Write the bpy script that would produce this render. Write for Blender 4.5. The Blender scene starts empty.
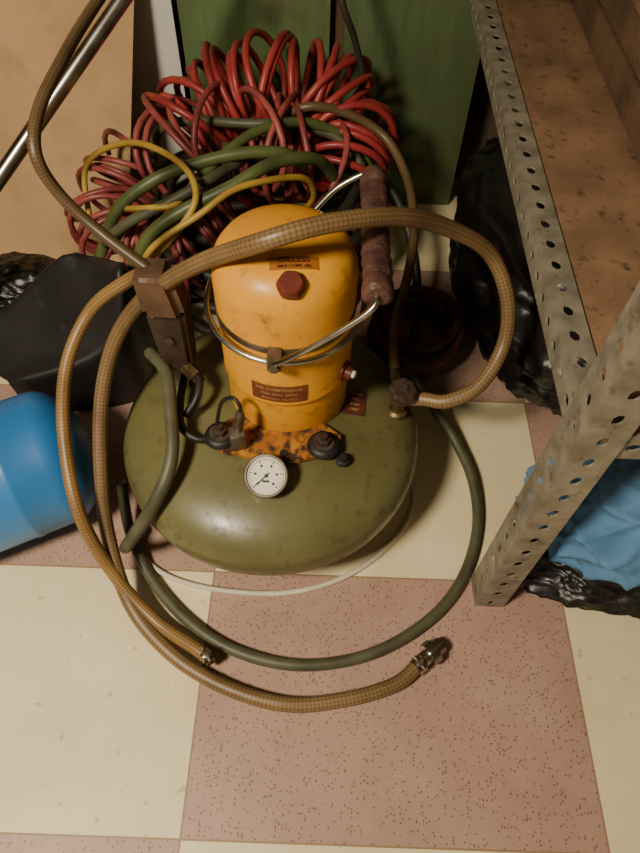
import bpy, bmesh, math, random
from mathutils import Vector, Matrix, noise
random.seed(7)
sc=bpy.context.scene
COL=sc.collection

# ------------------------------------------------------------------ materials
def srgb(r,g,b):
    f=lambda c:(c/255/12.92) if c/255<=0.04045 else ((c/255+0.055)/1.055)**2.4
    return (f(r),f(g),f(b),1)
class NT:
    def __init__(s,name):
        s.m=bpy.data.materials.new(name); s.m.use_nodes=True
        s.t=s.m.node_tree; s.b=s.t.nodes['Principled BSDF']
    def n(s,typ,**kw):
        x=s.t.nodes.new(typ)
        for k,v in kw.items(): setattr(x,k,v)
        return x
    def l(s,a,b): s.t.links.new(a,b)
def mat(name,c1,c2=None,scale=8,rough=.5,metal=0,bump=0,bscale=60,spec=.5,coat=0,lo=.35,hi=.65,dirt=None,dscale=25,dlo=.6,dhi=.68):
    k=NT(name); b=k.b
    b.inputs['Roughness'].default_value=rough; b.inputs['Metallic'].default_value=metal
    b.inputs['Specular IOR Level'].default_value=spec
    if coat: b.inputs['Coat Weight'].default_value=coat; b.inputs['Coat Roughness'].default_value=.2
    tc=k.n('ShaderNodeTexCoord')
    if c2 is None: c2=tuple([x*.8 for x in c1[:3]]+[1])
    nz=k.n('ShaderNodeTexNoise'); nz.inputs['Scale'].default_value=scale; nz.inputs['Detail'].default_value=6
    k.l(tc.outputs['Object'],nz.inputs['Vector'])
    cr=k.n('ShaderNodeValToRGB'); cr.color_ramp.elements[0].position=lo; cr.color_ramp.elements[1].position=hi
    cr.color_ramp.elements[0].color=c1; cr.color_ramp.elements[1].color=c2
    k.l(nz.outputs['Fac'],cr.inputs['Fac']); col=cr.outputs['Color']
    if dirt:
        n2=k.n('ShaderNodeTexNoise'); n2.inputs['Scale'].default_value=dscale; n2.inputs['Detail'].default_value=10; n2.inputs['Roughness'].default_value=.65
        k.l(tc.outputs['Object'],n2.inputs['Vector'])
        r2=k.n('ShaderNodeValToRGB'); r2.color_ramp.elements[0].position=dlo; r2.color_ramp.elements[1].position=dhi
        k.l(n2.outputs['Fac'],r2.inputs['Fac'])
        mx=k.n('ShaderNodeMix',data_type='RGBA'); k.l(r2.outputs['Color'],mx.inputs['Factor']); k.l(col,mx.inputs['A']); mx.inputs['B'].default_value=dirt
        col=mx.outputs['Result']
        rr=k.n('ShaderNodeMapRange'); rr.inputs['To Min'].default_value=rough; rr.inputs['To Max'].default_value=min(1,rough+.35)
        k.l(r2.outputs['Color'],rr.inputs['Value']); k.l(rr.outputs['Result'],b.inputs['Roughness'])
    k.l(col,b.inputs['Base Color'])
    if bump:
        n3=k.n('ShaderNodeTexNoise'); n3.inputs['Scale'].default_value=bscale; n3.inputs['Detail'].default_value=5
        k.l(tc.outputs['Object'],n3.inputs['Vector'])
        bp=k.n('ShaderNodeBump'); bp.inputs['Strength'].default_value=bump; bp.inputs['Distance'].default_value=.01
        k.l(n3.outputs['Fac'],bp.inputs['Height']); k.l(bp.outputs['Normal'],b.inputs['Normal'])
    return k.m

def braid_mat(name,ca,cb,rough=.42):
    k=NT(name); b=k.b; b.inputs['Roughness'].default_value=rough
    tc=k.n('ShaderNodeTexCoord')
    vr=k.n('ShaderNodeVectorRotate'); vr.rotation_type='Z_AXIS'; vr.inputs['Angle'].default_value=math.radians(45)
    k.l(tc.outputs['UV'],vr.inputs['Vector'])
    ck=k.n('ShaderNodeTexChecker'); ck.inputs['Scale'].default_value=17
    ck.inputs['Color1'].default_value=ca; ck.inputs['Color2'].default_value=cb
    k.l(vr.outputs['Vector'],ck.inputs['Vector'])
    nz=k.n('ShaderNodeTexNoise'); nz.inputs['Scale'].default_value=10; nz.inputs['Detail'].default_value=6
    k.l(tc.outputs['Object'],nz.inputs['Vector'])
    cr=k.n('ShaderNodeValToRGB'); cr.color_ramp.elements[0].position=.38; cr.color_ramp.elements[1].position=.68
    cr.color_ramp.elements[0].color=(1,1,1,1); cr.color_ramp.elements[1].color=(.58,.56,.52,1)
    k.l(nz.outputs['Fac'],cr.inputs['Fac'])
    mx=k.n('ShaderNodeMix',data_type='RGBA',blend_type='MULTIPLY'); mx.inputs['Factor'].default_value=1
    k.l(ck.outputs['Color'],mx.inputs['A']); k.l(cr.outputs['Color'],mx.inputs['B'])
    k.l(mx.outputs['Result'],b.inputs['Base Color'])
    return k.m

M={}
M['yellow']=mat('painted_yellow_steel',srgb(232,164,40),srgb(210,142,30),scale=7,rough=.45,dirt=srgb(116,74,30),dscale=38,dlo=.56,dhi=.78,coat=.08)
M['orange']=mat('orange_bracket_paint',srgb(196,128,40),srgb(152,92,30),scale=24,rough=.6,dirt=srgb(60,40,26),dscale=60,dlo=.42,dhi=.58)
M['olive']=mat('olive_tank_paint',srgb(112,108,68),srgb(94,90,54),scale=6,rough=.38,dirt=srgb(72,58,38),dscale=46,dlo=.54,dhi=.76,coat=.18,bump=.03,bscale=40)
M['steel']=mat('dull_steel',srgb(136,126,112),srgb(88,76,64),scale=30,rough=.45,metal=.8)
M['chrome']=mat('chrome',srgb(205,202,192),srgb(150,144,132),scale=20,rough=.25,metal=1)
M['brass']=mat('tarnished_brass',srgb(138,118,82),srgb(86,72,50),scale=40,rough=.42,metal=.75)
M['wood_handle']=mat('dark_handle_wood',srgb(98,66,56),srgb(66,42,38),scale=30,rough=.5,bump=.5,bscale=90)
M['brownblk']=mat('brown_bakelite',srgb(68,50,40),srgb(46,36,30),scale=18,rough=.5,bump=.3,bscale=60)
M['brownlt']=mat('worn_brown_cover',srgb(104,76,54),srgb(74,52,40),scale=22,rough=.55,bump=.25,bscale=60)
M['black']=mat('black_rubber',srgb(32,29,27),srgb(20,19,18),rough=.5)
M['blackpl']=mat('black_plastic',srgb(36,34,34),srgb(24,23,23),rough=.5,scale=12,dirt=srgb(58,54,50),dscale=30,dlo=.6,dhi=.8)
M['redpl']=mat('red_plastic',srgb(134,60,38),srgb(100,40,28),rough=.45)
M['white']=mat('white_cable_sheath',srgb(225,215,190),srgb(205,195,170),rough=.5)
M['dial']=mat('dial_face',srgb(236,230,212),srgb(226,220,200),rough=.4)
M['ink']=mat('dial_ink',srgb(20,20,20),rough=.5)
M['braid']=braid_mat('braided_brown_hose',srgb(144,116,78),srgb(116,90,58))
M['braid1']=braid_mat('braided_amber_hose',srgb(160,126,76),srgb(130,98,56))
M['braid2']=braid_mat('braided_dark_brown_hose',srgb(118,94,64),srgb(92,72,48))
M['gren']=mat('grey_green_hose_rubber',srgb(92,92,68),srgb(72,70,52),scale=20,rough=.5)
M['darkh']=mat('dark_rubber_hose',srgb(56,50,38),srgb(40,36,30),scale=20,rough=.5)
M['olh']=mat('olive_hose',srgb(92,102,56),srgb(66,74,42),scale=15,rough=.45)
M['yelh']=mat('yellow_hose',srgb(186,154,64),srgb(154,122,46),scale=15,rough=.45)
M['red']=mat('red_coil_hose',srgb(178,66,62),srgb(132,40,44),scale=10,rough=.4)
M['maroon']=mat('maroon_coil_hose',srgb(164,80,74),srgb(112,46,50),scale=14,rough=.42)
M['blue']=mat('blue_enamel',srgb(48,124,190),srgb(36,110,176),scale=5,rough=.45,dirt=srgb(60,70,84),dscale=36,dlo=.6,dhi=.76,coat=.1)
M['cloth']=mat('blue_cloth',srgb(100,144,184),srgb(80,124,166),scale=9,rough=.9,bump=.15,bscale=200)
M['bag']=mat('black_bag_film',srgb(26,22,21),srgb(16,15,14),rough=.38,bump=.3,bscale=30)
M['card']=mat('tan_hardboard',srgb(202,166,124),srgb(184,148,106),scale=4,rough=.8,bump=.05,bscale=90,dirt=srgb(160,124,86),dscale=12,dlo=.5,dhi=.9)
M['whiteb']=mat('white_board',srgb(232,226,220),srgb(222,214,206),rough=.6)
M['rack']=mat('galvanised_rack',srgb(160,152,134),srgb(126,118,102),scale=35,rough=.55,metal=.3,dirt=srgb(90,70,50),dscale=50,dlo=.58,dhi=.72)
M['shelfb']=mat('chipboard_shelf',srgb(142,108,80),srgb(114,86,62),scale=14,rough=.78,dirt=srgb(70,50,36),dscale=60,dlo=.56,dhi=.7)
M['plank']=mat('rough_plank',srgb(112,84,60),srgb(78,58,42),scale=10,rough=.8,bump=.3,bscale=60)
M['wall']=mat('grubby_plaster',srgb(90,74,56),srgb(70,56,42),scale=3,rough=.9,bump=.1)
M['ceil']=mat('ceiling_paint',srgb(180,166,140),rough=.9)
M['labbg']=mat('label_ground_red',srgb(124,66,38),srgb(104,52,30),rough=.5,scale=40)
M['labbg2']=mat('label_ground_brown_orange',srgb(164,100,38),srgb(146,86,32),rough=.5,scale=40)
M['labink']=mat('label_ink_gold',srgb(192,146,90),rough=.5)
M['labink2']=mat('label_ink_brown',srgb(80,38,22),rough=.5)
M['plate']=mat('data_plate_red',srgb(92,50,38),srgb(70,38,32),scale=60,rough=.5)

def green_wood(name,k0,k1,k2):
    k=NT(name); b=k.b; b.inputs['Roughness'].default_value=.65
    tc=k.n('ShaderNodeTexCoord'); mp=k.n('ShaderNodeMapping'); mp.inputs['Scale'].default_value=(22,22,2.6)
    k.l(tc.outputs['Object'],mp.inputs['Vector'])
    nz=k.n('ShaderNodeTexNoise'); nz.inputs['Scale'].default_value=2; nz.inputs['Detail'].default_value=10; nz.inputs['Roughness'].default_value=.6; nz.inputs['Distortion'].default_value=.15
    k.l(mp.outputs['Vector'],nz.inputs['Vector'])
    cr=k.n('ShaderNodeValToRGB'); e=cr.color_ramp.elements
    e[0].position=.25; e[0].color=k0; e[1].position=.75; e[1].color=k2
    m=cr.color_ramp.elements.new(.5); m.color=k1
    k.l(nz.outputs['Fac'],cr.inputs['Fac'])
    n2=k.n('ShaderNodeTexNoise'); n2.inputs['Scale'].default_value=9; n2.inputs['Detail'].default_value=8; k.l(tc.outputs['Object'],n2.inputs['Vector'])
    r2=k.n('ShaderNodeValToRGB'); r2.color_ramp.elements[0].position=.5; r2.color_ramp.elements[1].position=.75; k.l(n2.outputs['Fac'],r2.inputs['Fac'])
    mx=k.n('ShaderNodeMix',data_type='RGBA'); k.l(r2.outputs['Color'],mx.inputs['Factor']); k.l(cr.outputs['Color'],mx.inputs['A']); mx.inputs['B'].default_value=srgb(92,92,62)
    k.l(mx.outputs['Result'],b.inputs['Base Color'])
    return k.m
M['green']=green_wood('green_painted_wood',srgb(82,104,62),srgb(98,120,74),srgb(112,132,86))
M['green_shaded']=green_wood('green_painted_wood_shaded',srgb(68,86,52),srgb(82,100,62),srgb(94,110,72))  # darker copy of the green; dimmer light on the right board put into colour

def floor_mat():
    k=NT('terrazzo_checker_tiles'); b=k.b; b.inputs['Roughness'].default_value=.45
    tc=k.n('ShaderNodeTexCoord'); sep=k.n('ShaderNodeSeparateXYZ'); k.l(tc.outputs['Object'],sep.inputs[0])
    def mth(op,a,bv=None):
        x=k.n('ShaderNodeMath',operation=op)
        if hasattr(a,'is_linked'): k.l(a,x.inputs[0])
        else: x.inputs[0].default_value=a
        if bv is not None:
            if hasattr(bv,'is_linked'): k.l(bv,x.inputs[1])
            else: x.inputs[1].default_value=bv
        return x.outputs[0]
    tx=mth('DIVIDE',mth('ADD',sep.outputs['X'],.163),.56)
    ty=mth('DIVIDE',mth('SUBTRACT',sep.outputs['Y'],.031),.367)
    fx=mth('FLOOR',tx); fy=mth('FLOOR',ty)
    par=mth('PINGPONG',mth('ADD',fx,fy),1.0)
    rx=mth('FRACT',tx); ry=mth('FRACT',ty)
    gx=mth('LESS_THAN',mth('MULTIPLY',mth('SUBTRACT',.5,mth('ABSOLUTE',mth('SUBTRACT',rx,.5))),.56),.0013)
    gy=mth('LESS_THAN',mth('MULTIPLY',mth('SUBTRACT',.5,mth('ABSOLUTE',mth('SUBTRACT',ry,.5))),.367),.0013)
    gr=mth('MAXIMUM',gx,gy)
    n1=k.n('ShaderNodeTexNoise'); n1.inputs['Scale'].default_value=7; n1.inputs['Detail'].default_value=9; n1.inputs['Roughness'].default_value=.62; k.l(tc.outputs['Object'],n1.inputs['Vector'])
    c1=k.n('ShaderNodeValToRGB'); c1.color_ramp.elements[0].position=.3; c1.color_ramp.elements[1].position=.7
    c1.color_ramp.elements[0].color=srgb(226,208,164); c1.color_ramp.elements[1].color=srgb(244,230,188); k.l(n1.outputs['Fac'],c1.inputs['Fac'])
    c2=k.n('ShaderNodeValToRGB'); c2.color_ramp.elements[0].position=.3; c2.color_ramp.elements[1].position=.7
    c2.color_ramp.elements[0].color=srgb(168,134,118); c2.color_ramp.elements[1].color=srgb(188,154,136); k.l(n1.outputs['Fac'],c2.inputs['Fac'])
    vo=k.n('ShaderNodeTexVoronoi'); vo.inputs['Scale'].default_value=230; k.l(tc.outputs['Object'],vo.inputs['Vector'])
    s1=mth('LESS_THAN',vo.outputs['Distance'],.32)
    sepc=k.n('ShaderNodeSeparateColor'); k.l(vo.outputs['Color'],sepc.inputs[0])
    s2=mth('GREATER_THAN',sepc.outputs[0],.60)
    sp=mth('MULTIPLY',mth('MULTIPLY',s1,s2),.7)
    mp=k.n('ShaderNodeMix',data_type='RGBA'); k.l(sp,mp.inputs['Factor']); k.l(c2.outputs['Color'],mp.inputs['A']); mp.inputs['B'].default_value=srgb(88,60,56)
    n3=k.n('ShaderNodeTexNoise'); n3.inputs['Scale'].default_value=50; n3.inputs['Detail'].default_value=8; k.l(tc.outputs['Object'],n3.inputs['Vector'])
    st=mth('MULTIPLY',mth('GREATER_THAN',n3.outputs['Fac'],.68),.5)
    mc=k.n('ShaderNodeMix',data_type='RGBA'); k.l(st,mc.inputs['Factor']); k.l(c1.outputs['Color'],mc.inputs['A']); mc.inputs['B'].default_value=srgb(170,140,100)
    m1=k.n('ShaderNodeMix',data_type='RGBA'); k.l(par,m1.inputs['Factor']); k.l(mp.outputs['Result'],m1.inputs['A']); k.l(mc.outputs['Result'],m1.inputs['B'])
    m2=k.n('ShaderNodeMix',data_type='RGBA'); k.l(gr,m2.inputs['Factor']); k.l(m1.outputs['Result'],m2.inputs['A']); m2.inputs['B'].default_value=srgb(156,126,92)
    k.l(m2.outputs['Result'],b.inputs['Base Color'])
    return k.m
M['floor']=floor_mat()

# ------------------------------------------------------------------ geometry helpers
def empty(name,loc=(0,0,0)):
    e=bpy.data.objects.new(name,None); e.location=loc; COL.objects.link(e); e.empty_display_size=.05; return e
def link(me,name,m,parent=None,smooth=True):
    o=bpy.data.objects.new(name,me); COL.objects.link(o)
    ms=m if isinstance(m,(list,tuple)) else [m]
    for x in ms: me.materials.append(x)
    if smooth:
        for p in me.polygons: p.use_smooth=True
    if parent is not None:
        o.parent=parent; o.matrix_parent_inverse=Matrix.Translation(parent.location).inverted()
    return o
def catmull(pts,seg=8,cyc=False):
    P=[Vector(p) for p in pts]; n=len(P); out=[]
    rng=range(n) if cyc else range(n-1)
    for i in rng:
        p1=P[i]; p2=P[(i+1)%n]
        p0=P[i-1] if (cyc or i>0) else p1*2-p2
        p3=P[(i+2)%n] if (cyc or i+2<n) else p2*2-p1
        for j in range(seg):
            t=j/seg
            out.append(.5*((2*p1)+(p2-p0)*t+(2*p0-5*p1+4*p2-p3)*t*t+(3*p1-p0-3*p2+p3)*t**3))
    if not cyc: out.append(P[-1].copy())
    return out
def sweep(name,path,r,m,parent=None,sides=12,cyc=False,caps=True):
    n=len(path); bm=bmesh.new(); uvl=bm.loops.layers.uv.new()
    tan=[]
    for i in range(n):
        a=path[i-1] if (cyc or i>0) else path[i]; b=path[(i+1)%n] if (cyc or i<n-1) else path[i]
        tan.append((b-a).normalized())
    up=Vector((0,0,1))
    if abs(tan[0].dot(up))>.95: up=Vector((1,0,0))
    nrm=(up-tan[0]*up.dot(tan[0])).normalized()
    rings=[];L=[0]
    for i in range(n):
        if i>0:
            nrm=nrm-tan[i]*nrm.dot(tan[i])
            nrm.normalize(); L.append(L[-1]+(path[i]-path[i-1]).length)
        bi=tan[i].cross(nrm)
        rings.append([bm.verts.new(path[i]+(nrm*math.cos(2*math.pi*k/sides)+bi*math.sin(2*math.pi*k/sides))*r) for k in range(sides)])
    circ=2*math.pi*r
    for i in range(n if cyc else n-1):
        A=rings[i];B=rings[(i+1)%n]
        for k in range(sides):
            k2=(k+1)%sides
            f=bm.faces.new((A[k],A[k2],B[k2],B[k]))
            v0=L[i]/circ; v1=(L[i+1] if i+1<n else L[i])/circ
            for lp,uv in zip(f.loops,((k/sides,v0),((k+1)/sides,v0),((k+1)/sides,v1),(k/sides,v1))): lp[uvl].uv=uv
    if caps and not cyc:
        bm.faces.new(list(reversed(rings[0]))); bm.faces.new(rings[-1])
    bmesh.ops.recalc_face_normals(bm,faces=bm.faces)
    me=bpy.data.meshes.new(name); bm.to_mesh(me); bm.free()
    return link(me,name,m,parent)
def tube(name,pts,r,m,parent=None,sides=12,seg=8,cyc=False):
    return sweep(name,catmull([tuple(x/1000 for x in p) for p in pts],seg,cyc),r,m,parent,sides,cyc)
def frame(loc,axis):
    z=Vector(axis).normalized(); q=Vector((0,0,1)).rotation_difference(z)
    return Matrix.Translation(loc)@q.to_matrix().to_4x4()
def lathe(name,prof,m,parent=None,loc=(0,0,0),axis=(0,0,1),n=48,wob=None):
    bm=bmesh.new(); mx=frame(loc,axis); rings=[]
    for r,z in prof:
        if r<1e-6: rings.append([bm.verts.new(mx@Vector((0,0,z)))])
        else:
            ring=[]
            for k in range(n):
                a=2*math.pi*k/n; rr=r*(1+(wob(a,z) if wob else 0))
                ring.append(bm.verts.new(mx@Vector((rr*math.cos(a),rr*math.sin(a),z))))
            rings.append(ring)
    for A,B in zip(rings,rings[1:]):
        if len(A)==1 and len(B)==1: continue
        for k in range(n):
            k2=(k+1)%n
            if len(A)==1: bm.faces.new((A[0],B[k],B[k2]))
            elif len(B)==1: bm.faces.new((A[k],A[k2],B[0]))
            else: bm.faces.new((A[k],A[k2],B[k2],B[k]))
    if len(rings[0])>1: bm.faces.new(list(reversed(rings[0])))
    if len(rings[-1])>1: bm.faces.new(rings[-1])
    bmesh.ops.recalc_face_normals(bm,faces=bm.faces)
    me=bpy.data.meshes.new(name); bm.to_mesh(me); bm.free()
    o=link(me,name,m,parent)
    try: me.set_sharp_from_angle(angle=math.radians(40))
    except Exception: pass
    return o
def box(name,lo,hi,m,parent=None,bev=0.003,rot=None,seg=2):
    bm=bmesh.new(); bmesh.ops.create_cube(bm,size=1)
    lo=Vector(lo);hi=Vector(hi);c=(lo+hi)/2;s=hi-lo
    for v in bm.verts: v.co=Vector((v.co.x*s.x,v.co.y*s.y,v.co.z*s.z))
    if bev: bmesh.ops.bevel(bm,geom=bm.edges[:],offset=bev,segments=seg,affect='EDGES',profile=.6)
    mt=Matrix.Translation(c)
    if rot: mt=mt@rot
    for v in bm.verts: v.co=mt@v.co
    me=bpy.data.meshes.new(name); bm.to_mesh(me); bm.free()
    o=link(me,name,m,parent)
    try: me.set_sharp_from_angle(angle=math.radians(35))
    except Exception: pass
    return o
def grid(name,rows,m,parent=None,thick=0,sub=0):
    bm=bmesh.new(); uvl=bm.loops.layers.uv.new(); nr=len(rows);nc=len(rows[0])
    V=[[bm.verts.new(p) for p in r] for r in rows]
    for i in range(nr-1):
        for j in range(nc-1):
            f=bm.faces.new((V[i][j],V[i][j+1],V[i+1][j+1],V[i+1][j]))
            for lp,(a,b) in zip(f.loops,((i,j),(i,j+1),(i+1,j+1),(i+1,j))): lp[uvl].uv=(b/(nc-1),a/(nr-1))
    me=bpy.data.meshes.new(name); bm.to_mesh(me); bm.free()
    o=link(me,name,m,parent)
    if sub:
        s=o.modifiers.new('sub','SUBSURF'); s.levels=sub; s.render_levels=sub
    if thick:
        s=o.modifiers.new('th','SOLIDIFY'); s.thickness=thick
    return o
def text_on(name,lines,fn,m,parent):
    """flat lettering wrapped on a surface; lines = [(string, v, size)], fn maps (u,v)->point"""
    bm=bmesh.new()
    for txt,v0,sz in lines:
        cu=bpy.data.curves.new('t','FONT'); cu.body=txt; cu.size=sz; cu.align_x='CENTER'; cu.resolution_u=2; cu.offset=sz*.012
        o=bpy.data.objects.new('t',cu); COL.objects.link(o)
        bpy.context.view_layer.update()
        me=bpy.data.meshes.new_from_object(o.evaluated_get(bpy.context.evaluated_depsgraph_get()))
        b2=bmesh.new(); b2.from_mesh(me)
        mp={}
        for v in b2.verts: mp[v.index]=bm.verts.new(fn(v.co.x,v.co.y+v0))
        for f in b2.faces:
            try: bm.faces.new([mp[v.index] for v in f.verts])
            except Exception: pass
        b2.free(); bpy.data.objects.remove(o); bpy.data.meshes.remove(me); bpy.data.curves.remove(cu)
    me=bpy.data.meshes.new(name); bm.to_mesh(me); bm.free()
    return link(me,name,m,parent,False)

# ------------------------------------------------------------------ room
box('floor',(-2.2,-2.2,-.05),(2.2,1.6,0),M['floor'],bev=0)
box('wall_back',(-2.2,1.5,0),(2.2,1.6,2.3),M['wall'],bev=0)
box('wall_right',(1.15,-2.2,0),(1.25,1.5,2.3),M['wall'],bev=0)
box('wall_left',(-2.2,-2.2,0),(-2.1,1.5,2.3),M['wall'],bev=0)
box('ceiling',(-2.2,-2.2,2.3),(2.2,1.6,2.35),M['ceil'],bev=0)

box('green_wooden_board',(-.310,1.392,0),(-.008,1.41,.95),M['green'],bev=.003)
box('green_wooden_board.001',(.020,1.375,0),(.30,1.393,.98),M['green_shaded'],bev=.003)
box('wooden_batten',(-.05,1.42,0),(.08,1.44,.95),M['plank'],bev=.003)

def slab(name,q,th,m):
    a,b,c,d=[Vector(x) for x in q]; nrm=(b-a).cross(d-a).normalized()*th
    bm=bmesh.new(); v=[bm.verts.new(x) for x in (a,b,c,d,a+nrm,b+nrm,c+nrm,d+nrm)]
    for f in ((0,1,2,3),(7,6,5,4),(0,4,5,1),(1,5,6,2),(2,6,7,3),(3,7,4,0)): bm.faces.new([v[i] for i in f])
    bmesh.ops.recalc_face_normals(bm,faces=bm.faces)
    me=bpy.data.meshes.new(name); bm.to_mesh(me); bm.free(); return link(me,name,m,None,False)
slab('hardboard_panel',[(-1.25,1.13,0),(-.45,1.13,0),(-.32,1.485,.80),(-1.25,1.485,.80)],-.006,M['card'])
slab('white_laminate_board',[(-.50,1.395,0),(-.322,1.395,0),(-.322,1.400,.9),(-.50,1.400,.9)],-.006,M['whiteb'])
lathe('hanging_hook',[(0,0),(.005,0),(.005,.004),(0,.004)],M['steel'],None,(-.345,1.388,.245),(0,-1,0),n=16)

pa=Vector((-.905,.56,.0135)); pb=Vector((-.02,1.363,.84))
sweep('chrome_pole',[pa.lerp(pb,t/6) for t in range(7)],.0125,M['chrome'],sides=20)

# ------------------------------------------------------------------ air compressor
CX,CY=-.076,.58
ac=empty('air_compressor',(CX,CY,0))
TR,TH,TZ,TN=.234,.085,.135,2.5
prof=[]
for i in range(0,41):
    t=-math.pi/2+math.pi*i/40
    r=TR*abs(math.cos(t))**(2/TN); z=TZ+TH*math.copysign(abs(math.sin(t))**(2/TN),t)
    prof.append((r if 0<i<40 else 0,z))
lathe('tank',prof,M['olive'],ac,(CX,CY,0),n=96)
def tz(x,y):
    r=math.hypot(x-CX,y-CY)/TR
    return TZ+TH*max(0,1-r**TN)**(1/TN)
for i,a in enumerate((222,318,42,138)):
    a=math.radians(a); x=CX+.175*math.cos(a); y=CY+.175*math.sin(a)
    box('leg_%d'%(i+1),(x-.016,y-.016,.0),(x+.016,y+.016,.085),M['black'],ac,bev=.004)
MX,MY=-.050,.612
D=.020
DP=[(0,.490+D),(.02,.489+D),(.045,.486+D),(.064,.481+D),(.077,.473+D),(.085,.462+D),(.0895,.448+D)]
lathe('motor_housing',[(0,.200),(.088,.200),(.088,.206),(.0885,.29),(.0905,.292),(.0912,.296),(.0912,.300),(.0905,.303),(.0908,.438+D)]+list(reversed(DP)),M['yellow'],ac,(MX,MY,0),n=80)
def dz(x,y):
    r=math.hypot(x-MX,y-MY)
    for (r0,z0),(r1,z1) in zip(DP,DP[1:]):
        if r<=r1: return z0+(z1-z0)*(r-r0)/(r1-r0)
    return .44+D
def dome(off,cx=-.036,cy=.566,rot=.12):
    def f(u,v):
        x=cx+u*math.cos(rot)-v*math.sin(rot); y=cy+u*math.sin(rot)+v*math.cos(rot)
        return Vector((x,y,dz(x,y)+off))
    return f
fn=dome(.0010)
grid('top_label',[[fn(-.028+.056*i/20,-.0085+.0170*j/8) for i in range(21)] for j in range(9)],M['labbg2'],ac)
text_on('top_lettering',[('OILLESS',.0002,.0105),('MINI COMP. 200',-.0065,.0054)],dome(.0018),M['labink2'],ac)
def cyl(off,zc,u0=-.006):
    def f(u,v):
        a=(u+u0)/.091
        return Vector((MX+(.091+off)*math.sin(a),MY-(.091+off)*math.cos(a),zc+v))
    return f
fn=cyl(.0006,.319)
grid('front_label',[[fn(-.038+.076*i/24,-.017+.034*j/3) for i in range(25)] for j in range(4)],M['labbg'],ac)
text_on('front_lettering',[('AIR COMPRESSOR',.0070,.0078),('220V 50Hz  340W',-.0025,.0066),('MAX 8 bar  No 0417',-.0120,.0056)],cyl(.0012,.319),M['labink'],ac)
kx,ky=-.038,.541
lathe('filler_cap',[(0,0),(.0165,0),(.0165,.004),(.014,.007),(.014,.012),(.012,.014),(0,.014)],M['redpl'],ac,(kx,ky,dz(kx,ky)-.003),(.05,-.45,1),n=24,wob=lambda a,z:.04*math.cos(6*a))
sx,sy=MX+.088*math.cos(math.radians(-28)),MY+.088*math.sin(math.radians(-28))
lathe('side_plug',[(0,0),(.015,0),(.015,.006),(.010,.008),(.010,.016),(0,.017)],M['redpl'],ac,(sx,sy,.315),(.88,-.47,0.05),n=20)
lathe('side_plug_tip',[(0,0),(.006,0),(.005,.004),(0,.005)],M['dial'],ac,(sx+.0145,sy-.0077,.316),(.88,-.47,0.05),n=16)
ring=[Vector((MX+.102*math.cos(a),MY+.102*math.sin(a),.408+.012*math.sin(a))) for a in [2*math.pi*i/64 for i in range(64)]]
sweep('clamp_ring',ring,.0040,M['chrome'],ac,10,cyc=True)
lathe('clamp_band',[(.0905,.399),(.0922,.399),(.0922,.409),(.0905,.409)],M['steel'],ac,(MX,MY,0),n=80)
box('clamp_lug_front',(MX-.017,MY-.112,.390),(MX+.001,MY-.088,.412),M['steel'],ac,bev=.002)
box('clamp_lug_rear',(MX-.009,MY+.088,.405),(MX+.009,MY+.112,.43),M['steel'],ac,bev=.002)
lathe('pivot_bolt',[(0,0),(.007,0),(.007,.006),(0,.007)],M['steel'],ac,(MX-.008,MY-.112,.401),(0,-1,0),n=6)
tube('bail_wire_front',[(-58,500,404),(-40,498,418),(0,500,450),(40,506,482),(55,512,496),(58,522,501),(58,535,502)],.0040,M['chrome'],ac,10)
tube('bail_wire_rear',[(58,730,502),(58,745,502),(48,752,498),(10,748,475),(-25,735,440),(-50,720,420)],.0040,M['chrome'],ac,10)
hp=[(0,0),(.013,0),(.0175,.004),(.0185,.012),(.0175,.022),(.0150,.026)]
for i in range(9):
    z=.030+i*.018; hp+=[(.0165,z),(.0175,z+.007),(.0158,z+.015)]
hp+=[(.0155,.196),(.018,.200),(.0185,.212),(.017,.220),(.012,.224),(0,.224)]
lathe('grip',hp,M['wood_handle'],ac,(.058,.520,.501),(0,1,.0),n=28,wob=lambda a,z:.05*math.sin(3*a+z*60))
bm=bmesh.new()
out=[(-.160,.505),(-.135,.486),(-.085,.476),(-.03,.476),(.0,.486),(.030,.500),(.030,.522),(.0,.545),(-.12,.55),(-.155,.530)]
vs=[bm.verts.new((x,y,.220)) for x,y in out]; vt=[bm.verts.new((x,y,.227)) for x,y in out]
bm.faces.new(vt); bm.faces.new(list(reversed(vs)))
for i in range(len(out)): bm.faces.new((vs[i],vs[(i+1)%len(out)],vt[(i+1)%len(out)],vt[i]))
bmesh.ops.recalc_face_normals(bm,faces=bm.faces)
me=bpy.data.meshes.new('base_bracket'); bm.to_mesh(me); bm.free(); link(me,'base_bracket',M['orange'],ac,False)
lathe('bracket_hole_dark',[(0,0),(.006,0),(.006,.002),(0,.002)],M['black'],ac,(-.05,.487,.2265),(0,0,1),n=20)  # shade painted as a black disc where the bracket has a hole
lathe('bracket_screw',[(0,0),(.004,0),(.004,.002),(0,.002)],M['steel'],ac,(-.085,.488,.2265),(0,0,1),n=16)
box('base_bracket_rear',(-.14,.69,.205),(.04,.72,.221),M['orange'],ac,bev=.003)
for i,(x,y) in enumerate(((-.142,.512),(.006,.502))):
    lathe('mount_rubber_%d'%(i+1),[(0,0),(.021,0),(.024,.006),(.021,.012),(.017,.014),(0,.014)],M['black'],ac,(x,y,.222),n=24)
    lathe('mount_washer_%d'%(i+1),[(0,0),(.015,0),(.015,.002),(0,.002)],M['steel'],ac,(x,y,.2355),n=24)
    lathe('mount_nut_%d'%(i+1),[(0,0),(.0105,0),(.0105,.009),(.006,.010),(.006,.016),(0,.016)],M['brownblk'],ac,(x,y,.237),n=6)
box('terminal_block',(-.126,.487,.228),(-.104,.509,.262),M['steel'],ac,bev=.004,rot=Matrix.Rotation(.3,4,'Z'))
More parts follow.
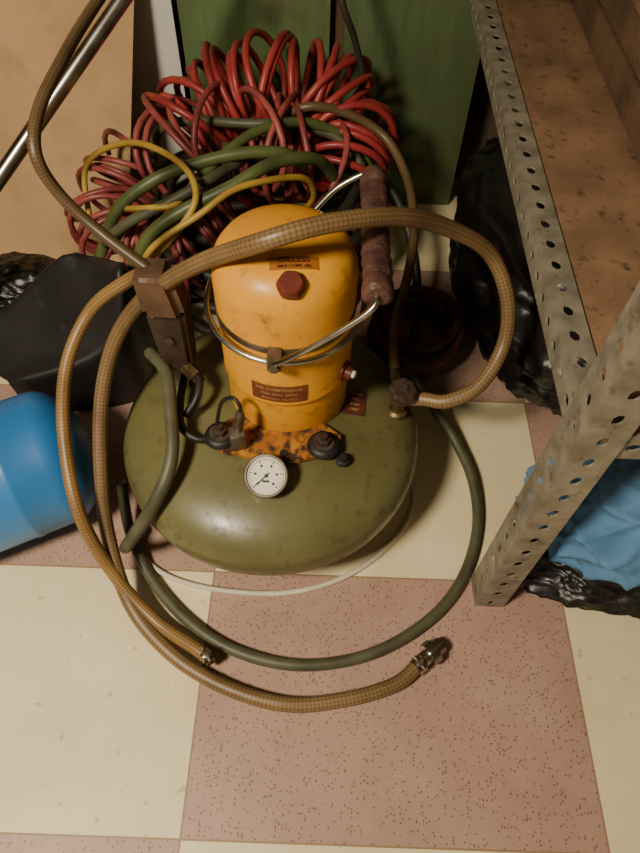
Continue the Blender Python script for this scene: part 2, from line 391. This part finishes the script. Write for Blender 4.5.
lathe('terminal_plug',[(0,0),(.0055,0),(.0065,.02),(.0065,.034),(.004,.040),(0,.040)],M['steel'],ac,(-.113,.50,.262),(.15,.1,1),n=16)
tube('terminal_wire',[(-107,504,300),(-108,507,312),(-118,515,316),(-135,520,296),(-146,515,250)],.0028,M['black'],ac,8)
lathe('drain_boss',[(0,0),(.010,0),(.010,.006),(.006,.007),(.006,.012),(0,.012)],M['black'],ac,(.034,.486,.214),(0,-.1,1),n=20)
# pressure gauge
gax=Vector((.03,-.50,.86)).normalized(); gl=Vector((-.071,.444,.236))
lathe('gauge_case',[(0,-.012),(.026,-.012),(.0300,-.008),(.0304,.008),(.0290,.011),(.0266,.011),(.0262,.007),(0,.007)],M['steel'],ac,gl,gax,n=48)
lathe('gauge_dial',[(0,.0072),(.0258,.0072),(.0258,.0078),(0,.0078)],M['dial'],ac,gl,gax,n=48)
lathe('gauge_stem',[(0,-.03),(.008,-.03),(.008,-.012),(0,-.012)],M['brass'],ac,gl,gax,n=16)
fm=frame(gl,gax)
bm=bmesh.new()
def quad(a,r0,r1,w,z=.0083):
    d=Vector((math.cos(a),math.sin(a),0)); n=Vector((-d.y,d.x,0))*w
    vs=[d*r0-n,d*r1-n,d*r1+n,d*r0+n]
    bm.faces.new([bm.verts.new(fm@(v+Vector((0,0,z)))) for v in vs])
for i in range(26):
    a=math.radians(225-270*i/25); quad(a,.0185 if i%5==0 else .0205,.0232,.0006 if i%5==0 else .0003)
for i in range(48):
    a=math.radians(225-270*i/48); quad(a,.0235,.0239,.0014)
for i in range(6):
    a=math.radians(225-270*i/5); quad(a,.0130,.0165,.0014)
quad(math.radians(225),-.006,.019,.0008,.0088); quad(math.radians(270),.006,.009,.005)
me=bpy.data.meshes.new('gauge_marks'); bm.to_mesh(me); bm.free(); link(me,'gauge_marks',M['ink'],ac,False)
lathe('gauge_hub',[(0,.008),(.0025,.008),(.0025,.0098),(0,.01)],M['ink'],ac,gl,gax,n=16)
# outlet valve
vx,vy=.118,.592
lathe('valve_body',[(0,0),(.015,0),(.015,.012),(.010,.015),(.010,.030),(.0125,.033),(.0125,.05),(.006,.052),(.006,.064),(0,.064)],M['brass'],ac,(vx,vy,.185),n=24)
lathe('valve_knob',[(0,0),(.018,0),(.0205,.004),(.0205,.012),(.017,.016),(.006,.017),(0,.016)],M['brownblk'],ac,(vx+.002,vy-.003,.242),(.1,-.15,1),n=48,wob=lambda a,z:.06*math.cos(8*a))
lathe('valve_knob_hub',[(0,0),(.005,0),(.004,.004),(0,.004)],M['steel'],ac,(vx+.0035,vy-.006,.259),(.1,-.15,1),n=12)
lathe('valve_barb',[(0,0),(.009,0),(.009,.018),(.013,.019),(.013,.036),(.009,.037),(.009,.047),(0,.047)],M['chrome'],ac,(vx,vy+.005,.226),(-.12,1,.05),n=20)
def plate(off):
    def f(u,v):
        x=.052+u+.1*v; y=.592+v; return Vector((x,y,tz(x,y)+off))
    return f
fn=plate(.0012)
grid('tank_data_plate',[[fn(-.017+.034*i/6,-.024+.048*j/8) for i in range(7)] for j in range(9)],M['plate'],ac)
text_on('tank_plate_lettering',[('TANK',.014,.008),('24 L',.004,.007),('8 bar',-.006,.007),('1987',-.016,.007)],plate(.002),M['labink'],ac)
# pressure switch
ps=(-.212,.625)
def taper(name,z0,z1,w0,d0,w1,d1,m,x=ps[0],y=ps[1],dx=0,bev=.006):
    bm=bmesh.new(); bmesh.ops.create_cube(bm,size=1)
    for v in bm.verts:
        t=v.co.z+.5; w=w0+(w1-w0)*t; d=d0+(d1-d0)*t
        v.co=Vector((x+dx*t+v.co.x*w,y+v.co.y*d,z0+(z1-z0)*t))
    bmesh.ops.bevel(bm,geom=bm.edges[:],offset=bev,segments=3,affect='EDGES')
    me=bpy.data.meshes.new(name); bm.to_mesh(me); bm.free()
    o=link(me,name,m,ac)
    try: me.set_sharp_from_angle(angle=math.radians(35))
    except Exception: pass
taper('pressure_switch_base',.19,.26,.03,.03,.034,.034,M['steel'])
taper('pressure_switch_body',.255,.375,.044,.045,.052,.05,M['brownblk'])
taper('pressure_switch_cover',.368,.440,.058,.058,.050,.05,M['brownlt'],dx=-.008,bev=.010)
lathe('pressure_switch_screw',[(0,0),(.006,0),(.006,.003),(0,.003)],M['steel'],ac,(-.212,.5985,.33),(0,-1,.1),n=16)
lathe('pressure_elbow',[(0,0),(.011,0),(.011,.02),(.008,.022),(.008,.034),(0,.034)],M['brass'],ac,(-.200,.607,.268),(.5,-.4,-.3),n=6)
tube('pressure_pipe',[(-207,612,240),(-206,560,238),(-198,520,236),(-175,503,232),(-150,507,228)],.006,M['black'],ac,12)
tube('pressure_pipe_upper',[(-188,598,262),(-178,585,262),(-180,560,252),(-196,540,234)],.006,M['black'],ac,12)

# ------------------------------------------------------------------ hoses
def clamp(name,c,d,r,parent):
    lathe(name,[(r*.9,-.007),(r*1.15,-.007),(r*1.15,.007),(r*.9,.007)],M['chrome'],parent,c,d,n=24)
    box(name+'_screw',Vector(c)+Vector((-.005,-.005,r)),Vector(c)+Vector((.006,.006,r+.007)),M['chrome'],parent,bev=.001)
    lathe(name+'_bolt',[(0,-.012),(.003,-.012),(.003,.012),(0,.012)],M['steel'],parent,Vector(c)+Vector((0,0,r+.003)),Vector(d).cross(Vector((0,0,1))),n=10)
h=empty('air_hose',(0,.21,0))
H1=[(168,268,18),(123,230,15),(42,205,14),(-43,198,14),(-139,224,14),(-218,268,20),(-281,332,40),(-317,418,100),(-327,499,170),(-322,568,240),(-295,614,310),(-241,622,385),(-157,593,472),(-70,545,550),(3,566,561),(84,618,533),(154,668,480),(222,697,419),(258,671,360),(263,640,300),(232,596,260),(187,580,240),(155,588,232),(130,592,226)]
tube('hose',H1,.0108,M['braid'],h)
clamp('hose_clamp',(.158,.257,.0165),(45,38,3),.0112,h)
lathe('hose_fitting',[(0,0),(.011,0),(.011,.010),(.018,.011),(.018,.024),(.012,.026),(.012,.038),(0,.038)],M['chrome'],h,(.164,.264,.020),(45,38,0),n=18,wob=lambda a,z:.04*math.cos(6*a))
h2=empty('air_hose.001',(-.3,.4,0))
H2=[(-206,622,425),(-235,650,405),(-275,672,370),(-340,668,315),(-375,606,265),(-371,518,222),(-344,420,160),(-306,365,70),(-240,308,26),(-166,263,33),(-150,252,33)]
tube('hose',H2,.0098,M['braid1'],h2)
clamp('hose_clamp',(-.152,.254,.033),(-15,-12,0),.0104,h2)
tube('air_hose.002',[(-258,631,268),(-226,590,272),(-211,530,262),(-203,465,240),(-222,420,205),(-262,395,140),(-290,400,80),(-300,430,30),(-290,460,14)],.0095,M['gren'])
tube('air_hose.003',[(-325,520,60),(-305,452,30),(-264,384,12),(-197,317,11),(-116,271,11),(-17,253,11),(88,273,11),(180,328,11),(239,399,11),(272,490,11),(271,576,20),(245,652,30),(207,696,60),(170,735,90),(120,800,60),(60,850,20),(0,870,12)],.0090,M['gren'])
tube('power_cable',[(-341,560,5),(-341,532,5),(-300,439,5),(-242,389,5),(-151,366,5),(-40,366,5),(57,400,5),(133,466,5),(166,532,5),(160,600,5),(120,700,5)],.0045,M['white'])
tube('air_hose.004',[(-200,1180,560),(-232,1110,620),(-264,1055,632),(-302,1000,618),(-324,900,605),(-331,808,600),(-345,730,580),(-346,686,550),(-331,680,500),(-288,662,460),(-222,625,432)],.0078,M['braid2'])
tube('air_hose.005',[(-10,1300,640),(7,1200,535),(37,1200,458),(55,1200,389),(36,1200,332),(-21,1200,290),(-80,1190,240)],.006,M['darkh'])
tube('air_hose.006',[(-140,1150,300),(-55,1114,380),(25,1122,370),(100,1106,335),(142,1031,300),(152,931,272),(140,838,250),(118,749,240),(112,680,230),(114,640,228)],.0082,M['braid2'])
tube('air_hose.007',[(-440,900,120),(-377,929,270),(-301,947,335),(-218,979,355),(-135,997,365),(-68,1016,350),(-20,1060,280)],.0105,M['olh'])
tube('air_hose.008',[(-330,840,240),(-291,856,300),(-239,871,335),(-158,899,365),(-87,941,385),(-20,990,360),(20,1040,280)],.0105,M['olh'])
tube('air_hose.009',[(-470,960,60),(-420,930,190),(-350,900,280),(-260,905,330),(-190,950,350),(-150,1040,330),(-200,1120,300)],.009,M['gren'])
tube('air_hose.010',[(-40,1060,200),(60,1130,250),(130,1120,210),(180,1040,120),(190,940,40),(170,860,14),(110,840,12)],.009,M['darkh'])
tube('air_hose.011',[(-360,1150,200),(-330,1150,300),(-260,1130,340),(-160,1110,350),(-60,1110,350),(20,1100,330),(70,1060,280),(90,980,220)],.0088,M['gren'])
tube('air_hose.012',[(-380,870,120),(-330,860,230),(-260,900,300),(-200,985,345),(-120,1060,370),(-30,1100,360),(60,1110,300),(110,1060,200)],.0088,M['olh'])
tube('yellow_air_hose',[(-450,1000,200),(-446,1057,290),(-352,1046,345),(-246,948,375),(-208,870,365),(-252,835,310),(-320,850,240),(-360,900,200)],.0055,M['yelh'])
tube('yellow_air_hose.001',[(-330,830,200),(-284,819,300),(-200,847,352),(-140,886,375),(-47,947,355),(-25,977,300),(-50,1000,240)],.0055,M['yelh'])
tube('yellow_air_hose.002',[(-400,1000,230),(-350,935,290),(-300,900,320),(-250,900,330),(-230,960,335),(-260,1030,320)],.005,M['yelh'])
pts=[]
N=11*28
for i in range(N+1):
    a=2*math.pi*i/28; t=i/N; rr=.185+.028*math.sin(a*.37)+.012*math.sin(a*1.7)
    pts.append(Vector((-.14+rr*1.05*math.cos(a),1.10+rr*math.sin(a),.014+.225*t+.006*math.sin(a*2.3)+.006)))
sweep('coiled_rubber_hose',pts,.0115,M['darkh'],sides=8)
pts=[]
N=5*28
for i in range(N+1):
    a=2*math.pi*i/28; t=i/N; rr=.075+.012*math.sin(a*.6)
    pts.append(Vector((.185+rr*math.cos(a),.90+rr*1.25*math.sin(a),.012+.075*t+.004*math.sin(a*2.3)+.004)))
sweep('coiled_rubber_hose.001',pts,.010,mat('brown_red_hose',srgb(96,52,42),srgb(66,38,32),scale=15,rough=.55),sides=8)
def spiral(name,path,R,turns,r,m,seed=0,squash=1,loose=1):
    cen=catmull([tuple(x/1000 for x in p) for p in path],40); n=len(cen)
    rnd=random.Random(seed); K=turns*24; out=[]
    J=lambda s:[rnd.uniform(-s,s)*loose for _ in range(turns+3)]
    jit=J(.24); jx=J(.015); t1=J(.42); t2=J(.42); jz=J(.014)
    for i in range(K+1):
        t=i/K*(n-1); k=min(int(t),n-2); c=cen[k].lerp(cen[k+1],t-k); tg=(cen[k+1]-cen[k]).normalized()
        up=Vector((0,0,1)); sd=tg.cross(up).normalized(); u=sd.cross(tg)
        a=2*math.pi*i/24; q=i/24; q0=int(q); fr=q-q0; fr=fr*fr*(3-2*fr)
        g=lambda A:A[q0]*(1-fr)+A[q0+1]*fr
        rr=R*(1+g(jit))
        p=c+sd*math.cos(a)*rr*squash+u*(math.sin(a)*rr+g(jz))+tg*(g(jx)+rr*(math.cos(a)*g(t1)+math.sin(a)*g(t2)))
        p.y=min(p.y,1.362)
        out.append(p)
    return sweep(name,out,r,m,sides=8)
spiral('spiral_air_hose',[(-275,1180,285),(-238,1222,312),(-157,1232,350),(-62,1232,358),(5,1215,328),(35,1155,288),(20,1080,250)],.085,27,.0068,M['red'],1,loose=.8)
spiral('spiral_air_hose.001',[(-380,1130,240),(-420,1060,200),(-395,985,175),(-320,955,180),(-235,955,210),(-170,990,240)],.070,24,.0056,M['maroon'],2)
spiral('spiral_air_hose.002',[(-300,1130,270),(-200,1120,300),(-100,1120,300),(0,1110,285)],.075,11,.006,M['maroon'],5,loose=1.6)

# ------------------------------------------------------------------ blue gas cylinder
ax=Vector((.88,.47,0)).normalized(); e0=Vector((-.43,.535,.112))
gc=empty('gas_cylinder',(-.55,.47,0))
pr=[(0,-.46),(.05,-.455),(.085,-.44),(.105,-.41),(.111,-.375)]
pr+=[(.111,-.060),(.1125,-.057),(.1125,-.050),(.111,-.047),(.111,-.002)]
for i in range(1,13):
    t=i/12*math.pi/2; pr.append((.111*math.cos(t) if i<12 else 0,.068*math.sin(t)))
lathe('cylinder_shell',pr,M['blue'],gc,e0,ax,n=64)
lathe('cylinder_foot_ring',[(.07,-.50),(.085,-.50),(.085,-.43),(.07,-.43)],M['blue'],gc,e0,ax,n=48)

# ------------------------------------------------------------------ black plastic mudguard (trough shaped, lipped edges)
R_=[[(-.381,.836,.33),(-.350,.840,.318),(-.326,.805,.335)],
    [(-.500,.843,.215),(-.395,.790,.235),(-.324,.757,.285)],
    [(-.563,.819,.160),(-.440,.760,.165),(-.341,.728,.185)],
    [(-.640,.800,.125),(-.500,.740,.125),(-.409,.702,.150)],
    [(-.720,.790,.10),(-.590,.72,.10),(-.541,.685,.115)]]
rows=[]
for L_,M_,Rr in R_:
    a=Vector(L_);b=Vector(Rr);mm=Vector(M_)
    rows.append([Vector((a.x-.012,a.y+.04,.004)),Vector((a.x-.008,a.y+.02,a.z*.6)),a+Vector((-.004,.004,-.012)),a,a.lerp(mm,.25)-Vector((0,0,.006)),mm,b.lerp(mm,.25)-Vector((0,0,.006)),b,b+Vector((.003,-.002,-.014)),Vector((b.x+.0,b.y+.006,b.z*.5)),Vector((b.x-.005,b.y+.012,.004))])
rows=[[Vector((p.x+.01,p.y+.02,.004)) for p in rows[0]]]+rows
grid('plastic_mudguard',rows,M['blackpl'],thick=.004,sub=2)

# ------------------------------------------------------------------ slotted-angle shelving
sh=empty('slotted_angle_shelf',(.6,.9,0))
def angle_bar(name,p,axis,length,da,db,W=.045,th=.0025):
    axis=Vector(axis).normalized(); p=Vector(p); bm=bmesh.new()
    pitch=.038; n=int(length/pitch)
    for d in (Vector(da),Vector(db)):
        for i in range(n):
            z0=i*pitch; z1=(i+1)*pitch if i<n-1 else length
            cz=(i+.5)*pitch; rad=.0062
            octo=[(W*.5+rad*math.cos(math.radians(22.5+45*k)),cz+1.35*rad*math.sin(math.radians(22.5+45*k))) for k in range(8)]
            outer=[(W,(z0+z1)/2+(z1-z0)*.2),(W,z1),(0,z1),(0,(z0+z1)/2+(z1-z0)*.2),(0,(z0+z1)/2-(z1-z0)*.2),(0,z0),(W,z0),(W,(z0+z1)/2-(z1-z0)*.2)]
            ov=[bm.verts.new(p+d*a+axis*b) for a,b in outer]; iv=[bm.verts.new(p+d*a+axis*b) for a,b in octo]
            for k in range(8):
                k2=(k+1)%8; bm.faces.new((ov[k],ov[k2],iv[k2],iv[k]))
    bmesh.ops.remove_doubles(bm,verts=bm.verts,dist=.0004)
    bmesh.ops.recalc_face_normals(bm,faces=bm.faces)
    me=bpy.data.meshes.new(name); bm.to_mesh(me); bm.free()
    o=link(me,name,M['rack'],sh,False)
    s=o.modifiers.new('t','SOLIDIFY'); s.thickness=th; s.offset=0
    return o
SX,SY,SZ=.256,.357,.470
angle_bar('post_front_left',(SX,SY,0),(0,0,1),1.15,(1,0,0),(0,1,0))
angle_bar('post_rear_left',(SX,1.44,0),(0,0,1),1.15,(1,0,0),(0,-1,0))
angle_bar('post_front_right',(1.08,SY,0),(0,0,1),1.15,(-1,0,0),(0,1,0))
angle_bar('post_rear_right',(1.08,1.44,0),(0,0,1),1.15,(-1,0,0),(0,-1,0))
angle_bar('beam_left',(SX+.003,SY+.003,SZ+.010),(0,1,0),1.08,(1,0,0),(0,0,-1),W=.034)
angle_bar('beam_front',(SX+.003,SY+.005,SZ+.010),(1,0,0),.81,(0,1,0),(0,0,-1),W=.040)
angle_bar('beam_right',(1.077,SY+.003,SZ+.010),(0,1,0),1.08,(-1,0,0),(0,0,-1),W=.034)
box('shelf_board',(SX+.039,SY+.048,SZ-.006),(1.04,1.43,SZ+.007),M['shelfb'],sh,bev=.002)
box('loose_lath',(SX+.085,SY+.06,SZ+.0075),(.80,SY+.09,SZ+.022),mat('orange_lath',srgb(176,116,58),srgb(148,92,44),scale=20,rough=.6),sh,bev=.002)

wc=empty('wooden_crate',(.65,1.1,.478))
b0=SZ+.0078; wx=.425; y0=.70; y1=1.41; wx2=.82
for i in range(2):
    z=b0+.060*i
    box('side_slat_%d'%(i+1),(wx+.004,y0+.01,z+.004),(wx+.014,y1-.01,z+.056),M['plank'],wc,bev=.002)
    box('far_side_slat_%d'%(i+1),(wx2-.014,y0+.01,z+.004),(wx2-.004,y1-.01,z+.056),M['plank'],wc,bev=.002)
    box('end_slat_%d'%(i+1),(wx+.014,y0+.01,z+.004),(wx2-.014,y0+.02,z+.056),M['plank'],wc,bev=.002)
    box('rear_slat_%d'%(i+1),(wx+.014,y1-.02,z+.004),(wx2-.014,y1-.01,z+.056),M['plank'],wc,bev=.002)
box('bottom',(wx+.008,y0+.012,b0),(wx2-.008,y1-.012,b0+.006),M['plank'],wc,bev=.001)
for i in range(4):
    box('lid_plank_%d'%(i+1),(wx+.1*i,y0,b0+.117),(wx+.1*i+.094,y1,b0+.128),M['shelfb'],wc,bev=.002)

# ------------------------------------------------------------------ bags and cloth
def lump(name,c,s,m,seed=0,amp=.2,freq=5,lev=6,fold=0):
    bm=bmesh.new(); bmesh.ops.create_icosphere(bm,subdivisions=lev,radius=1)
    off=Vector((seed*3.1,seed*1.7,seed*.9))
    for v in bm.verts:
        d=v.co.normalized(); nz=noise.fractal(d*freq*.4+off,1,2,4)
        rd=1-abs(noise.noise(d*freq+off))*2
        rd2=1-abs(noise.noise(d*freq*2.3+off*2))*2
        k=1+amp*nz+amp*.4*rd+amp*.2*rd2
        if fold:
            q=noise.noise(d*1.5+off)*3
            k+=fold*(1-abs(math.sin(d.x*7+d.y*5+q*1.4)))**1.5+fold*.6*(1-abs(math.sin(d.y*9-d.x*4+q*2)))**2
        p=Vector((d.x*s[0]*k,d.y*s[1]*k,d.z*s[2]*k))+Vector(c)
        if p.z<.003: p.z=.003
        v.co=p
    me=bpy.data.meshes.new(name); bm.to_mesh(me); bm.free(); return link(me,name,m)
lump('garbage_bag',(.54,.445,.045),(.215,.105,.055),M['bag'],1,.16,4)
lump('garbage_bag.001',(.50,.98,.17),(.235,.39,.18),M['bag'],2,.14,4)  # bag under the shelf, enlarged to stand in for the shade there
lump('black_filler_lump',(-.62,.955,.055),(.15,.075,.075),M['bag'],4,.16,4)  # added black lump behind the mudguard to hide bright floor
lump('blue_cloth',(.51,.455,.175),(.180,.105,.085),M['cloth'],3,.10,2.4,fold=.14)

# ------------------------------------------------------------------ lights
def area(name,loc,tgt,size,power,col):
    d=bpy.data.lights.new(name,'AREA'); d.size=size; d.energy=power; d.color=col; d.shape='DISK'
    o=bpy.data.objects.new(name,d); o.location=loc; COL.objects.link(o)
    o.rotation_euler=(Vector(tgt)-Vector(loc)).to_track_quat('-Z','Y').to_euler(); return o
area('ceiling_lamp',(-.78,-.34,1.62),(-.20,.28,.0),.30,40,(1,.88,.67))
w=bpy.data.worlds.new('World'); sc.world=w; w.use_nodes=True
w.node_tree.nodes['Background'].inputs[0].default_value=(1,.84,.62,1); w.node_tree.nodes['Background'].inputs[1].default_value=.30

# ------------------------------------------------------------------ camera
cd=bpy.data.cameras.new('cam'); cam=bpy.data.objects.new('camera',cd); COL.objects.link(cam)
cd.sensor_width=36; cd.sensor_fit='AUTO'; cd.lens=645/853*36; cd.clip_start=.01
th=math.radians(55.3); rho=math.radians(2.03)
F=Vector((0,math.cos(th),-math.sin(th))); u0=Vector((0,math.sin(th),math.cos(th))); r0=Vector((1,0,0))
Rv=r0*math.cos(rho)+u0*math.sin(rho); Uv=u0*math.cos(rho)-r0*math.sin(rho)
m3=Matrix((Rv,Uv,-F)).transposed()
cam.matrix_world=Matrix.Translation((0,0,1))@m3.to_4x4()
sc.camera=cam
